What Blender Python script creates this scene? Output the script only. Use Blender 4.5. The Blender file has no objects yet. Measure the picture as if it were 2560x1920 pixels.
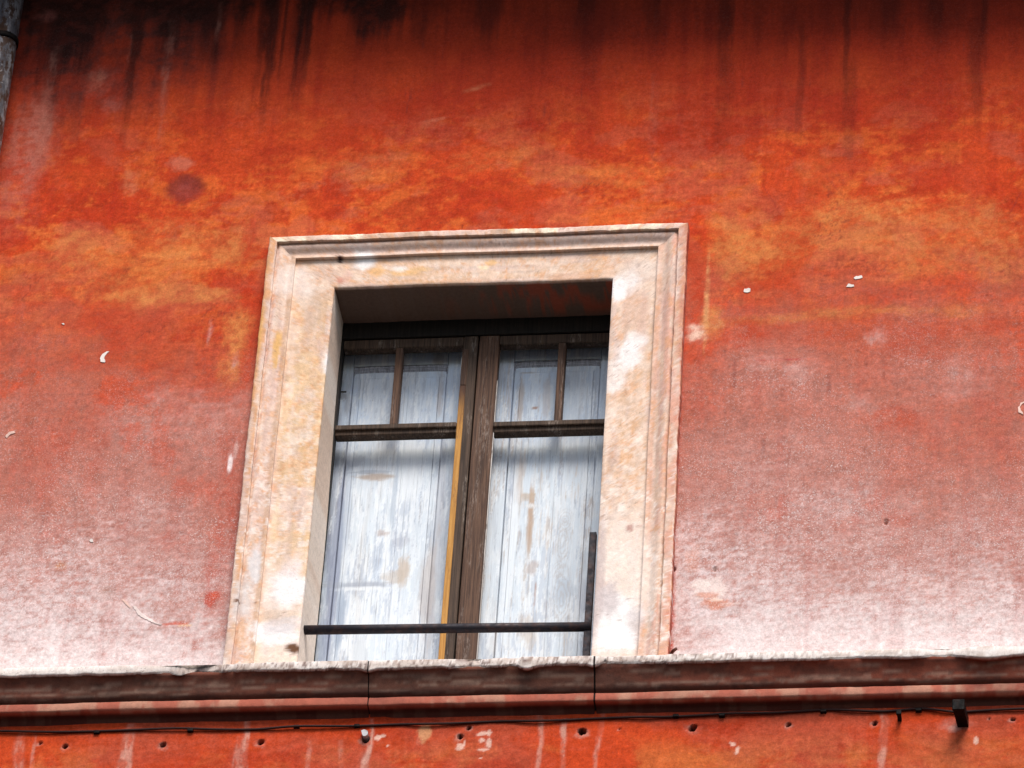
import bpy, math
import numpy as np
from mathutils import Vector, Matrix

# ------------------------------------------------------------------ camera, sky, sun, exposure
S = bpy.context.scene
COL = S.collection
F_PX, W_PX, H_PX = 12500.0, 2560.0, 1920.0          # focal length of the long lens in photo pixels
YAW, PITCH, ROLL = math.radians(-9.58), math.radians(36.98), math.radians(4.11)
CAM = np.array([2.992, -13.786, -10.979])            # in the street, looking up at the upper floor
fw = np.array([math.sin(YAW) * math.cos(PITCH), math.cos(YAW) * math.cos(PITCH), math.sin(PITCH)])
rt = np.cross(fw, [0, 0, 1]); rt /= np.linalg.norm(rt); up = np.cross(rt, fw)
rt, up = math.cos(ROLL) * rt + math.sin(ROLL) * up, -math.sin(ROLL) * rt + math.cos(ROLL) * up
cd = bpy.data.cameras.new('camera'); cam = bpy.data.objects.new('camera', cd); COL.objects.link(cam)
cd.sensor_width = 36.0; cd.lens = F_PX / W_PX * 36.0; cd.clip_start = 0.1; cd.clip_end = 3000
cam.matrix_world = Matrix(((rt[0], up[0], -fw[0], CAM[0]), (rt[1], up[1], -fw[1], CAM[1]),
                           (rt[2], up[2], -fw[2], CAM[2]), (0, 0, 0, 1)))
S.camera = cam

SUN_EL, SUN_AZ = math.radians(50), math.radians(164)  # high, from the street side, a little from the right
wd = bpy.data.worlds.new('World'); S.world = wd; wd.use_nodes = True
wn = wd.node_tree.nodes; sky = wn.new('ShaderNodeTexSky'); sky.sky_type = 'NISHITA'; sky.sun_disc = False
sky.sun_elevation = SUN_EL; sky.sun_rotation = SUN_AZ; sky.air_density = 1.0; sky.dust_density = 2.0
wd.node_tree.links.new(sky.outputs[0], wn['Background'].inputs[0]); wn['Background'].inputs[1].default_value = 0.055
sl = bpy.data.lights.new('sun', 'SUN'); sun = bpy.data.objects.new('sun', sl); COL.objects.link(sun)
sl.energy = 1.5; sl.angle = math.radians(28); sl.color = (1.0, 0.945, 0.89)     # veiled sun, soft shadows
to_sun = Vector((math.sin(SUN_AZ) * math.cos(SUN_EL), math.cos(SUN_AZ) * math.cos(SUN_EL), math.sin(SUN_EL)))
sun.rotation_euler = to_sun.to_track_quat('Z', 'Y').to_euler(); sun.location = (0, -20, 20)
S.view_settings.view_transform = 'Standard'; S.view_settings.look = 'None'
S.view_settings.gamma = 1.0; S.view_settings.use_curve_mapping = False
S.view_settings.exposure = 1.52

def at(px, py, y=0.0):
    """point of the plane y = const that a photo pixel looks at (a survey of the facade)"""
    d = fw + rt * ((px - W_PX / 2) / F_PX) - up * ((py - H_PX / 2) / F_PX)
    p = CAM + d * ((y - CAM[1]) / d[1])
    return float(p[0]), float(p[1]), float(p[2])

LEDGE = at(1280, 1662.5, -.104)[2] + .032          # top of the string course

# ------------------------------------------------------------------ numpy noise
_rng = np.random.default_rng(7)
_perm = _rng.permutation(4096); _val = _rng.random(4096)
def vnoise(x, z, seed=0):
    xi = np.floor(x).astype(np.int64); zi = np.floor(z).astype(np.int64)
    fx = x - xi; fz = z - zi
    fx = fx * fx * fx * (fx * (fx * 6 - 15) + 10); fz = fz * fz * fz * (fz * (fz * 6 - 15) + 10)
    def h(a, b): return _val[(_perm[(_perm[(a + seed * 131) & 4095] + b) & 4095])]
    a = h(xi, zi); b = h(xi + 1, zi); c = h(xi, zi + 1); d = h(xi + 1, zi + 1)
    return (a + (b - a) * fx) * (1 - fz) + (c + (d - c) * fx) * fz
def fbm(X, Z, sx, sz, octv=5, seed=0, gain=0.55):
    s = np.zeros_like(X, dtype=float); a = 1.0; t = 0.0; f = 1.0
    for o in range(octv):
        s += a * vnoise(X * f / sx + 17.3 * o + 100, Z * f / sz + 9.1 * o + 100, seed + o * 7)
        t += a; a *= gain; f *= 2.03
    return s / t
def ss(a, b, x):
    t = np.clip((x - a) / (b - a), 0, 1); return t * t * (3 - 2 * t)
def mix(A, B, m):
    return A + (np.asarray(B, dtype=float) - A) * m[:, None]

class Paint:
    """colour of every vertex of a weathered surface; all marks are fixed on the surface in metres"""
    def __init__(s, X, Z, base):
        s.y = 0.0; s.X, s.Z = X, Z; s.C = np.tile(np.array(base, dtype=float), (len(X), 1)); s.k = 0
    def lay(s, col, m): s.C = mix(s.C, col, np.clip(m, 0, 1))
    def scale(s, m): s.C = s.C * m[:, None]
    def blob(s, px, py, w, h, col, amt=1.0, soft=0.35, rag=0.6, tilt=0.0, grain=0.03):
        """a stain or patch: centre and full size given on the facade photo"""
        s.k += 1
        x0, _, z0 = at(px, py, s.y); rx = w / 694 / 2; rz = h / 560 / 2; R = max(rx, rz) * 2.2
        i = np.where((abs(s.X - x0) < R) & (abs(s.Z - z0) < R))[0]
        if not len(i): return
        dx = s.X[i] - x0; dz = s.Z[i] - z0
        if tilt: dx, dz = dx * math.cos(tilt) + dz * math.sin(tilt), -dx * math.sin(tilt) + dz * math.cos(tilt)
        n = fbm(s.X[i], s.Z[i], max(rx, grain), max(rz, grain), 7, 300 + s.k, .68) - 0.5
        d = np.sqrt((dx / rx) ** 2 + (dz / rz) ** 2) + n * 2 * rag
        m = (1 - ss(1 - soft, 1 + soft, d)) * amt
        if soft > .45: m = m * (.45 + .85 * ss(.36, .62, fbm(s.X[i], s.Z[i], .035, .03, 4, 500 + s.k, .75)))
        s.C[i] = mix(s.C[i], col, np.clip(m, 0, 1))
    def streak(s, px, py0, py1, w, col, amt=1.0, fade=0.5, wob=0.01, w2=None):
        """a vertical run from py0 down to py1"""
        s.k += 1
        x0, _, z0 = at(px, py0, s.y); z1 = at(px, py1, s.y)[2]; hw = w / 694 / 2; hw2 = hw if w2 is None else w2 / 694 / 2
        i = np.where((abs(s.X - x0) < max(hw, hw2) * 2 + wob * 2) & (s.Z < z0 + .03) & (s.Z > z1 - .05))[0]
        if not len(i): return
        t = np.clip((z0 - s.Z[i]) / max(z0 - z1, 1e-6), 0, 1.2)
        n1 = fbm(s.X[i] * 0 + s.k, s.Z[i], 1, .12, 3, 40 + s.k) - 0.5
        n2 = fbm(s.X[i], s.Z[i], .012, .12, 4, 70 + s.k) - 0.5
        hwv = hw + (hw2 - hw) * t
        d = abs(s.X[i] - x0 - n1 * wob * 2) / hwv + n2 * .9
        m = (1 - ss(.35, 1.25, d)) * (1.0 if col[0] < .3 else (.25 + .9 * ss(.36, .62, fbm(s.X[i], s.Z[i], .02, .07, 4, 90 + s.k, .7)))) * ss(-.04, .04, t) * (1 - ss(1 - fade, 1.02, t + n2 * .35)) * amt
        s.C[i] = mix(s.C[i], col, m)

# ------------------------------------------------------------------ mesh helpers
def mesh_np(name, co, quads, mat, parent=None, col=None, smooth=True, alpha=None):
    co = np.asarray(co, dtype=np.float32); quads = np.asarray(quads, dtype=np.int32)
    off = np.array(parent['_o'], dtype=np.float32) if parent is not None and '_o' in parent else np.zeros(3, np.float32)
    me = bpy.data.meshes.new(name); n = len(co); q = len(quads); k = quads.shape[1]
    me.vertices.add(n); me.vertices.foreach_set('co', (co - off).ravel())
    me.loops.add(q * k); me.loops.foreach_set('vertex_index', quads.ravel())
    me.polygons.add(q); me.polygons.foreach_set('loop_start', np.arange(0, q * k, k, dtype=np.int32))
    me.polygons.foreach_set('use_smooth', np.full(q, smooth)); me.update(calc_edges=True)
    if col is not None:
        a = me.attributes.new('pigment', 'FLOAT_COLOR', 'POINT')
        rgba = np.ones((n, 4), np.float32); rgba[:, :3] = np.clip(col, 0, 1)
        if alpha is not None: rgba[:, 3] = np.clip(alpha, 0, 1)
        a.data.foreach_set('color', rgba.ravel())
    me.materials.append(mat); me.validate()
    o = bpy.data.objects.new(name, me); COL.objects.link(o)
    if parent is not None: o.parent = parent
    o['_o'] = (0.0, 0.0, 0.0) if parent is None else tuple(float(v) for v in off)
    return o
def gridq(n, m, flip=False):
    i, j = np.meshgrid(np.arange(n - 1), np.arange(m - 1), indexing='ij'); a = (i * m + j).ravel()
    q = np.stack([a, a + m, a + m + 1, a + 1], 1)
    return q[:, ::-1] if flip else q
class MB:
    def __init__(s): s.v = []; s.f = []
    def add(s, v, f):
        b = len(s.v); s.v += [tuple(p) for p in v]; s.f += [[i + b for i in q] for q in f]; return s
    def box(s, x0, x1, y0, y1, z0, z1, c=0.003, jit=0.0):
        """box with all edges chamfered by c"""
        c = min(c, abs(x1 - x0) * .3, abs(y1 - y0) * .3, abs(z1 - z0) * .3)
        import bmesh
        bm = bmesh.new(); bmesh.ops.create_cube(bm, size=1.0)
        for v in bm.verts:
            v.co = ((x0 + x1) / 2 + v.co.x * (x1 - x0), (y0 + y1) / 2 + v.co.y * (y1 - y0), (z0 + z1) / 2 + v.co.z * (z1 - z0))
        if c > 0: bmesh.ops.bevel(bm, geom=bm.edges[:], offset=c, segments=2, affect='EDGES', profile=.5)
        bm.verts.index_update()
        s.add([v.co[:] for v in bm.verts], [[v.index for v in f.verts] for f in bm.faces]); bm.free(); return s
    def tube(s, pts, r, n=12, caps=True):
        pts = [Vector(p) for p in pts]; rs = r if isinstance(r, (list, tuple)) else [r] * len(pts)
        b = len(s.v); ref = None
        for i, p in enumerate(pts):
            t = (pts[min(i + 1, len(pts) - 1)] - pts[max(i - 1, 0)]).normalized()
            a = t.cross(Vector((0, 0, 1)) if abs(t.z) < .9 else Vector((0, 1, 0))).normalized(); c = t.cross(a)
            for k in range(n):
                w = 2 * math.pi * k / n; s.v.append(tuple(p + (a * math.cos(w) + c * math.sin(w)) * rs[i]))
        for i in range(len(pts) - 1):
            for k in range(n):
                s.f.append([b + i * n + k, b + i * n + (k + 1) % n, b + (i + 1) * n + (k + 1) % n, b + (i + 1) * n + k])
        if caps:
            s.f.append([b + k for k in range(n)][::-1]); s.f.append([b + (len(pts) - 1) * n + k for k in range(n)])
        return s
    def build(s, name, mat, parent=None, smooth=False):
        off = parent['_o'] if parent is not None else (0, 0, 0)
        me = bpy.data.meshes.new(name)
        me.from_pydata([(v[0] - off[0], v[1] - off[1], v[2] - off[2]) for v in s.v], [], s.f); me.update()
        import bmesh
        bm = bmesh.new(); bm.from_mesh(me); bmesh.ops.recalc_face_normals(bm, faces=bm.faces[:]); bm.to_mesh(me); bm.free()
        if smooth: me.polygons.foreach_set('use_smooth', [True] * len(me.polygons))
        me.materials.append(mat)
        o = bpy.data.objects.new(name, me); COL.objects.link(o)
        if parent is not None: o.parent = parent
        o['_o'] = tuple(float(v) for v in off)
        return o
def thing(name, loc, label, cat, group=None):
    o = bpy.data.objects.new(name, None); COL.objects.link(o); o.location = loc
    o['label'] = label; o['category'] = cat; o['_o'] = tuple(float(v) for v in loc); o.empty_display_size = .1
    if group: o['group'] = group
    return o
def part(name, parent):
    o = bpy.data.objects.new(name, None); COL.objects.link(o); o.parent = parent
    o['_o'] = tuple(parent['_o']); o.empty_display_size = .1
    return o

# ------------------------------------------------------------------ materials
class NT:
    def __init__(s, name):
        s.m = bpy.data.materials.new(name); s.m.use_nodes = True; s.t = s.m.node_tree; s.n = s.t.nodes
        s.b = s.n['Principled BSDF']; s.co = s.n.new('ShaderNodeTexCoord').outputs['Object']
    def link(s, a, b): s.t.links.new(a, b)
    def setv(s, sock, v):
        if hasattr(v, 'is_linked'): s.link(v, sock)
        elif isinstance(v, (tuple, list)) and len(v) == 3 and sock.type == 'RGBA': sock.default_value = (*v, 1)
        else: sock.default_value = v
    def noise(s, scale, detail=4, rough=.55, stretch=None, dist=0.0, off=0.0):
        v = s.co
        if stretch or off:
            mp = s.n.new('ShaderNodeMapping'); s.link(s.co, mp.inputs[0])
            mp.inputs['Scale'].default_value = stretch or (1, 1, 1); mp.inputs['Location'].default_value = (off, off * 1.7, off * .6)
            v = mp.outputs[0]
        t = s.n.new('ShaderNodeTexNoise'); s.link(v, t.inputs['Vector'])
        t.inputs['Scale'].default_value = scale; t.inputs['Detail'].default_value = detail
        t.inputs['Roughness'].default_value = rough; t.inputs['Distortion'].default_value = dist
        return t.outputs['Fac']
    def ramp(s, v, a, b, lo=0.0, hi=1.0, smooth=True):
        r = s.n.new('ShaderNodeMapRange'); r.interpolation_type = 'SMOOTHSTEP' if smooth else 'LINEAR'
        s.setv(r.inputs['Value'], v); r.inputs['From Min'].default_value = a; r.inputs['From Max'].default_value = b
        r.inputs['To Min'].default_value = lo; r.inputs['To Max'].default_value = hi
        return r.outputs[0]
    def math(s, op, a, b=0.0):
        m = s.n.new('ShaderNodeMath'); m.operation = op; s.setv(m.inputs[0], a); s.setv(m.inputs[1], b); return m.outputs[0]
    def mix(s, fac, a, b, mode='MIX'):
        m = s.n.new('ShaderNodeMix'); m.data_type = 'RGBA'; m.blend_type = mode
        s.setv(m.inputs[0], fac); s.setv(m.inputs[6], a); s.setv(m.inputs[7], b); return m.outputs[2]
    def attr(s, name):
        a = s.n.new('ShaderNodeAttribute'); a.attribute_name = name; return a
    def sep(s):
        x = s.n.new('ShaderNodeSeparateXYZ'); s.link(s.co, x.inputs[0]); return x.outputs
    def bump(s, h, strength, dist, prev=None):
        b = s.n.new('ShaderNodeBump'); b.inputs['Strength'].default_value = strength; b.inputs['Distance'].default_value = dist
        s.link(h, b.inputs['Height'])
        if prev is not None: s.link(prev, b.inputs['Normal'])
        return b.outputs[0]
    def done(s, color, rough=.9, spec=.2, normal=None, metal=0.0):
        s.setv(s.b.inputs['Base Color'], color); s.setv(s.b.inputs['Roughness'], rough)
        s.b.inputs['Specular IOR Level'].default_value = spec; s.b.inputs['Metallic'].default_value = metal
        if normal is not None: s.link(normal, s.b.inputs['Normal'])
        return s.m

def mat_plaster(name, grain=1.0):
    k = NT(name); a = k.attr('pigment')
    c = k.mix(1.0, a.outputs['Color'], k.ramp(k.noise(60, 6, .7), .3, .7, .84, 1.16, False), 'MULTIPLY')
    c = k.mix(1.0, c, k.ramp(k.noise(150, 5, .75, off=3), .3, .7, 1 - .2 * grain, 1 + .2 * grain, False), 'MULTIPLY')
    # chalk: pale mineral specks that come through where the limewash is thin (alpha)
    sp = k.ramp(k.noise(170, 6, .8, off=5), .52, .64)
    sp2 = k.ramp(k.noise(420, 2, .6, off=8), .64, .74)
    fac = k.math('MULTIPLY', k.math('ADD', k.math('MULTIPLY', sp, .75), k.math('MULTIPLY', sp2, .7)), a.outputs['Alpha'])
    c = k.mix(fac, c, (.76, .68, .67))
    dk = k.ramp(k.noise(230, 3, .6, off=11), .69, .78, 0, .35)
    c = k.mix(dk, c, (.13, .03, .02))
    n = k.bump(k.noise(22, 5, .6, off=2), .35, .012); n = k.bump(k.noise(190, 4, .7), .35, .0025, n)
    return k.done(c, .95, .06, n)
M_WALL = mat_plaster('limewashed_plaster')

def mat_stone(name):
    k = NT(name); a = k.attr('pigment')
    c = k.mix(1.0, a.outputs['Color'], k.ramp(k.noise(70, 5, .65), .3, .7, .88, 1.12, False), 'MULTIPLY')
    c = k.mix(1.0, c, k.ramp(k.noise(330, 4, .7, off=3), .3, .7, .9, 1.1, False), 'MULTIPLY')
    pit = k.math('MULTIPLY', k.ramp(k.noise(120, 5, .7, off=4), .6, .68), a.outputs['Alpha'])
    c = k.mix(pit, c, (.10, .06, .05))
    n = k.bump(k.noise(30, 5, .6, off=2), .3, .008); n = k.bump(k.noise(200, 4, .7), .35, .002, n)
    return k.done(c, .88, .2, n)
M_STONE = mat_stone('painted_stone')

def mat_board():
    k = NT('peeling_pale_paint'); a = k.attr('pigment')
    gr = k.noise(1, 5, .6, stretch=(420, 80, 7.0)); gr2 = k.noise(1, 5, .6, stretch=(160, 60, 3.0), off=4)
    c = k.mix(1.0, a.outputs['Color'], k.ramp(gr, .3, .7, .90, 1.08, False), 'MULTIPLY')
    c = k.mix(k.ramp(gr2, .60, .68, 0, .35), c, (.20, .19, .20))
    c = k.mix(k.ramp(k.noise(1, 4, .7, stretch=(260, 60, 60), off=8), .64, .72, 0, .5), c, (.22, .17, .14))
    n = k.bump(gr2, .35, .002); n = k.bump(k.noise(1, 5, .7, stretch=(120, 60, 25), off=2), .35, .002, n)
    return k.done(c, .65, .25, n)
M_BOARD = mat_board()

def mat_wood(name, dark, light, pale, amt=.3, seed=0.0, fade=None):
    k = NT(name); w_ = fade
    gr = k.noise(1, 6, .65, stretch=(160, 60, 5), dist=.3, off=seed); w = k.noise(1, 5, .6, stretch=(25, 25, 4), off=seed + 3)
    c = k.mix(k.ramp(gr, .35, .65), dark, light)
    c = k.mix(k.math('MULTIPLY', k.ramp(w, .5, .64), k.ramp(k.noise(1, 5, .7, stretch=(210, 120, 38), off=seed), .45, .62, 0, amt)), c, pale)
    if fade:                                             # ochre turns brown towards the top of the strip
        f = k.ramp(k.math('ADD', k.sep()[2], k.math('MULTIPLY', k.noise(1, 5, .65, stretch=(60, 60, 12), off=2), .10)), fade[0], fade[1])
        c = k.mix(f, c, fade[2])
    n = k.bump(gr, .5, .003); n = k.bump(k.noise(140, 4, .7), .3, .002, n)
    return k.done(c, .75, .25, n)
M_WOOD = mat_wood('weathered_brown_wood', (.030, .019, .013), (.085, .052, .034), (.30, .25, .21), .5)
M_WOOD2 = mat_wood('weathered_reddish_wood', (.045, .023, .015), (.125, .066, .040), (.32, .26, .22), .45, 4.0)
M_WOODD = mat_wood('dark_shade_wood', (.006, .005, .0045), (.015, .011, .009), (.04, .03, .02), .3, 2.0)  # near-black: shade of the recess put into the frame head's wood colour
M_OCHRE = mat_wood('ochre_painted_wood', (.36, .165, .035), (.50, .255, .065), (.14, .06, .03), .7, 6.0, (at(1143, 1060, .205)[2] - LEDGE + .03, at(1143, 975, .205)[2] - LEDGE + .06, (.075, .034, .020)))

def mat_iron(name, base, rust, amt):
    k = NT(name); m = k.ramp(k.noise(40, 6, .7), .45, .62, 0, amt)
    c = k.mix(m, base, rust); n = k.bump(k.noise(220, 4, .7), .4, .001)
    return k.done(c, k.ramp(k.noise(60, 3), .3, .7, .45, .75), .4, n, .3)
M_IRON = mat_iron('painted_iron', (.010, .008, .013), (.050, .020, .014), .6)
M_BLACK = mat_iron('black_iron', (.005, .005, .005), (.02, .010, .008), .5); M_BLACK.node_tree.nodes['Principled BSDF'].inputs['Specular IOR Level'].default_value = .1
M_GREY = mat_iron('grey_metal', (.42, .41, .42), (.12, .09, .08), .6)
def mat_pipe():
    k = NT('zinc_pipe')
    c = k.mix(k.ramp(k.noise(1, 5, .65, stretch=(25, 25, 7)), .42, .60), (.085, .08, .09), (.24, .235, .25))
    c = k.mix(k.ramp(k.noise(1, 6, .7, stretch=(30, 30, 14), off=3), .48, .56), c, (.06, .032, .022))
    c = k.mix(k.ramp(k.noise(60, 4, .7, off=8), .62, .68, 0, .8), c, (.42, .40, .39))
    return k.done(c, k.ramp(k.noise(30, 4), .3, .7, .3, .6), .5, k.bump(k.noise(70, 4), .3, .004), .35)
M_PIPE = mat_pipe()
def mat_plain(name, c, r=.9):
    k = NT(name); return k.done(k.mix(1.0, c, k.ramp(k.noise(12, 5, .6), .3, .7, .75, 1.25, False), 'MULTIPLY'), r, .2, k.bump(k.noise(60, 4), .3, .004))
M_CABLE = mat_plain('dark_cable_sheath', (.030, .010, .008), .6)
M_ROOM = mat_plain('dim_room_plaster', (.05, .045, .04))
M_ASPH = mat_plain('street_asphalt', (.05, .05, .05))
M_EAVE = mat_plain('eaves_timber', (.07, .04, .025))
M_TILE = mat_plain('roof_tile_clay', (.30, .13, .07))
def mat_glass():
    k = NT('old_window_glass'); n = k.n; n.remove(k.b)
    tr = n.new('ShaderNodeBsdfTransparent'); tr.inputs[0].default_value = (.93, .95, .96, 1)
    gl = n.new('ShaderNodeBsdfGlossy'); gl.inputs['Roughness'].default_value = .03
    ge = n.new('ShaderNodeNewGeometry'); dp = n.new('ShaderNodeVectorMath'); dp.operation = 'DOT_PRODUCT'   # Schlick, same from both sides
    k.link(ge.outputs['Normal'], dp.inputs[0]); k.link(ge.outputs['Incoming'], dp.inputs[1])
    fr = k.math('ADD', .04, k.math('MULTIPLY', .96, k.math('POWER', k.math('SUBTRACT', 1.0, k.math('ABSOLUTE', dp.outputs['Value'])), 5.0)))
    mx = n.new('ShaderNodeMixShader'); k.link(fr, mx.inputs[0]); k.link(tr.outputs[0], mx.inputs[1]); k.link(gl.outputs[0], mx.inputs[2])
    k.link(mx.outputs[0], n['Material Output'].inputs[0]); return k.m
M_GLASS = mat_glass()

# ------------------------------------------------------------------ ground and building
gm = MB().add([(-900, -900, -12.5), (900, -900, -12.5), (900, 900, -12.5), (-900, 900, -12.5)], [[0, 1, 2, 3]])
g = gm.build('ground', M_ASPH); g['kind'] = 'structure'; g.data.name = 'ground'

house = thing('building', (0.5, 0, -12.5), 'old red ochre plastered building, streaked with soot above and chalky near its ledge', 'building')

RED, DEEP, ORA = (.46, .051, .013), (.34, .026, .009), (.53, .100, .021)
YEL, SAL, PINK, CHALK = (.57, .22, .065), (.38, .088, .048), (.385, .165, .130), (.60, .47, .455)
SOOT, WHITE = (.030, .010, .008), (.80, .76, .74)

HOLES = [(101, 1858, .007), (163, 1866, .010), (408, 1864, .012), (652, 1857, .013), (1151, 1842, .011), (1173, 1821, .009),
         (1456, 1829, .015), (1732, 1820, .015), (1550, 1823, .004), (1971, 1811, .011), (2187, 1809, .010), (2532, 1798, .008), (2474, 1796, .004),
         (1787, 1425, .008), (2215, 1306, .008), (1684, 1424, .010), (915, 1850, .014)]

def paint_wall(X, Z, fine=True):
    P = Paint(X, Z, RED)
    wx = X + (fbm(X, Z, .25, .25, 3, 1) - .5) * .12; wz = Z + (fbm(X, Z, .25, .25, 3, 2) - .5) * .12
    n1 = fbm(wx, wz, .55, .40, 6, 3); n2 = fbm(wx, wz, .18, .13, 5, 4); n3 = fbm(wx, wz, .35, .10, 6, 5)
    nf = fbm(X, Z, .05, .04, 4, 6, .65); nv = fbm(X, Z, .045, .5, 5, 7); nh = fbm(X, Z, .30, .03, 5, 8)
    g1 = fbm(X, Z, .026, .020, 4, 16, .85); g0 = fbm(X, Z, .0125, .010, 2, 15, .9); gh = fbm(X, Z, .045, .010, 3, 9, .8); g2 = fbm(X, Z, .011, .13, 4, 17, .7); g3 = fbm(X, Z, .13, .011, 4, 18, .7)
    upz = (Z > -1.8).astype(float)
    rough = (g1 - .5) * .5 + (g2 - .5) * .25 + (g3 - .5) * .25           # trowel and brush texture of the limewash
    P.lay(DEEP, ss(.44, .66, n1 + rough * .35) * .6 + ss(.52, .72, nv + rough * .3) * .35 * ss(-.2, .6, Z))
    # orange, mottled field of the middle of the wall
    band = ss(1.15, .45, Z) * ss(-.50, -.02, Z)
    mott = ss(.46, .60, n2 * .45 + nf * .3 + n3 * .25 + rough * .30)
    P.lay(ORA, band * mott * .8)
    yb = ss(.55, .22, Z) * ss(-.22, .02, Z)
    P.lay(YEL, yb * ss(.52, .68, n3 * .4 + n2 * .3 + nf * .3 + rough * .3) * (.10 + .22 * ss(1.2, 2.0, X) + .12 * ss(-.2, -.8, X)))
    P.lay(DEEP, band * ss(.53, .64, fbm(wx, wz, .14, .09, 6, 12, .62) + rough * .15) * .65)
    P.lay(SAL, band * ss(.52, .66, fbm(wx, wz, .20, .14, 6, 13, .62) + rough * .2) * .45)
    # the limewash thins to salmon, pink and chalk towards the ledge
    P.lay(SAL, upz * ss(.15, -.40, Z + (n1 - .5) * .6 + rough * .25) * (.5 + .5 * ss(.35, .65, nf)))
    pk = ss(-.08, -1.00, Z + (n1 - .5) * .85 + (nv - .5) * .25 + (nf - .5) * .40 + rough * .5)
    P.lay(PINK, upz * pk * .85)
    ck = ss(-.80, -1.62, Z + (n1 - .5) * 1.0 + .22 * np.exp(-((X + .33) / .16) ** 2) + (nf - .5) * .45 + (nv - .5) * .12 + rough * .6)
    P.lay(CHALK, upz * ck * (.12 + .98 * ss(.36, .64, nf * .22 + gh * .28 + g1 * .2 + g0 * .30)))
    P.lay((.72, .62, .60), upz * ss(-1.33, -1.70, Z + (nf - .5) * .40 + (n1 - .5) * .35 + rough * .5) * .9)
    P.lay(RED, upz * ss(.58, .70, fbm(wx, wz, .22, .28, 6, 14, .62) + rough * .2) * ss(-1.5, -.4, Z) * ss(.1, -.2, Z) * .55)
    P.lay((.36, .10, .08), upz * ss(.55, .75, nv + rough * .3) * .22 * ss(.1, -.5, Z))
    # wall below the ledge
    lo = 1 - upz
    P.lay((.47, .125, .034), lo * ss(.40, .60, n2 + rough * .3) * .65 * ss(-1.90, -2.02, Z)); P.lay((.50, .17, .045), lo * ss(.50, .64, n3 + rough * .3) * .5 * ss(-1.95, -2.05, Z) * ss(.8, 1.6, X)); P.lay(SAL, lo * ss(.45, .65, n1 + rough * .3) * .5)
    P.lay(DEEP, lo * ss(.54, .7, n3 + rough * .2) * .45)
    P.scale(1 + (rough * 1.0 + (g0 - .5) * .22 + (gh - .5) * .12) * (1 - .45 * upz * ss(-.6, -1.4, Z)))
    if not fine:
        P.lay(SOOT, ss(.95, 1.5, Z + (nv - .5) * .6) * .6)
        return P, np.clip(upz * pk * .7 + .05, 0, 1)
    # soot washed down from the eaves
    sz = Z + (nv - .5) * .40 + (n1 - .5) * .45 + (fbm(X, Z, .12, .6, 4, 19) - .5) * .3
    P.lay((.27, .024, .012), ss(.45, 1.15, sz + rough * .3) * .60)
    P.lay(SOOT, ss(1.02, 1.42, sz + rough * .3) * (.50 + .28 * ss(.6, -.3, X)))
    left = ss(-.35, -.75, X)
    P.lay((.085, .024, .019), left * ss(.72, 1.22, sz) * .75 * (.55 + .75 * ss(.38, .62, nf * .6 + n2 * .4)))
    P.lay(SOOT, ss(.45, .0, X) * ss(1.12, 1.36, sz) * .72 * (.5 + .8 * ss(.38, .60, nf)))
    for px, y0, y1, w, a, w2 in ((695, -60, 350, 42, .93, 16), (672, -60, 300, 20, .6, 10), (725, -60, 290, 10, .7, 6), (770, -60, 330, 44, .55, 26), (787, -60, 240, 22, .85, 14),
                             (765, -60, 270, 12, .8, 8), (360, -60, 330, 36, .75, 16), (340, 120, 430, 18, .35, 12), (450, -60, 190, 40, .7, 30), (540, -60, 210, 70, .6, 40), (620, -60, 180, 30, .6, 22),
                             (250, -60, 260, 60, .55, 30), (150, -60, 330, 90, .6, 50), (2120, -60, 320, 20, .55, 10), (2126, 160, 560, 34, .26, 24), (1820, -60, 240, 40, .6, 30),
                             (1812, 150, 520, 44, .24, 30), (2460, -60, 190, 18, .42, 10), (2440, 60, 420, 40, .4, 26), (2230, -60, 130, 60, .4, 40), (2005, 60, 420, 20, .35, 14),
                             (905, -60, 120, 60, .55, 40), (985, -60, 90, 50, .6, 30), (1230, -60, 130, 70, .5, 50), (1470, -60, 110, 60, .6, 40), (1640, -60, 120, 50, .5, 30), (2340, -60, 160, 40, .5, 24)):
        P.streak(px, y0, y1, w * 1.25, SOOT, a * .92, .65, .008, w2 * 1.25)
    for px, y0, y1, w, a in ((135, 130, 430, 26, .5), (115, 300, 520, 34, .35), (430, 60, 330, 22, .4), (330, 100, 180, 10, .5), (555, 20, 110, 12, .55), (420, 180, 420, 18, .35), (1640, 200, 500, 20, .2)):
        P.streak(px, y0, y1, w * 1.3, (.36, .15, .11), a * .6, .6, .012)
    for x, y, w, h, c, a in ((250, 205, 90, 60, (.36, .10, .07), .3), (280, 260, 50, 40, (.32, .10, .08), .3), (240, 200, 40, 50, (.42, .14, .09), .35), (120, 40, 60, 30, (.20, .06, .05), .5),
                             (60, 400, 130, 300, (.40, .12, .085), .5), (100, 330, 60, 200, (.40, .15, .11), .35)):
        P.blob(x, y, w, h, c, a, .6, .7)
    # repaired hollow and mottles left of the window head
    P.blob(468, 470, 104, 74, (.20, .028, .018), .9, .35, .6); P.blob(470, 466, 60, 44, (.27, .05, .04), .5, .5, .6)
    P.blob(450, 405, 60, 36, (.48, .16, .10), .5, .4, .8); P.blob(325, 455, 46, 60, (.50, .15, .07), .5, .5, .8)
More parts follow.
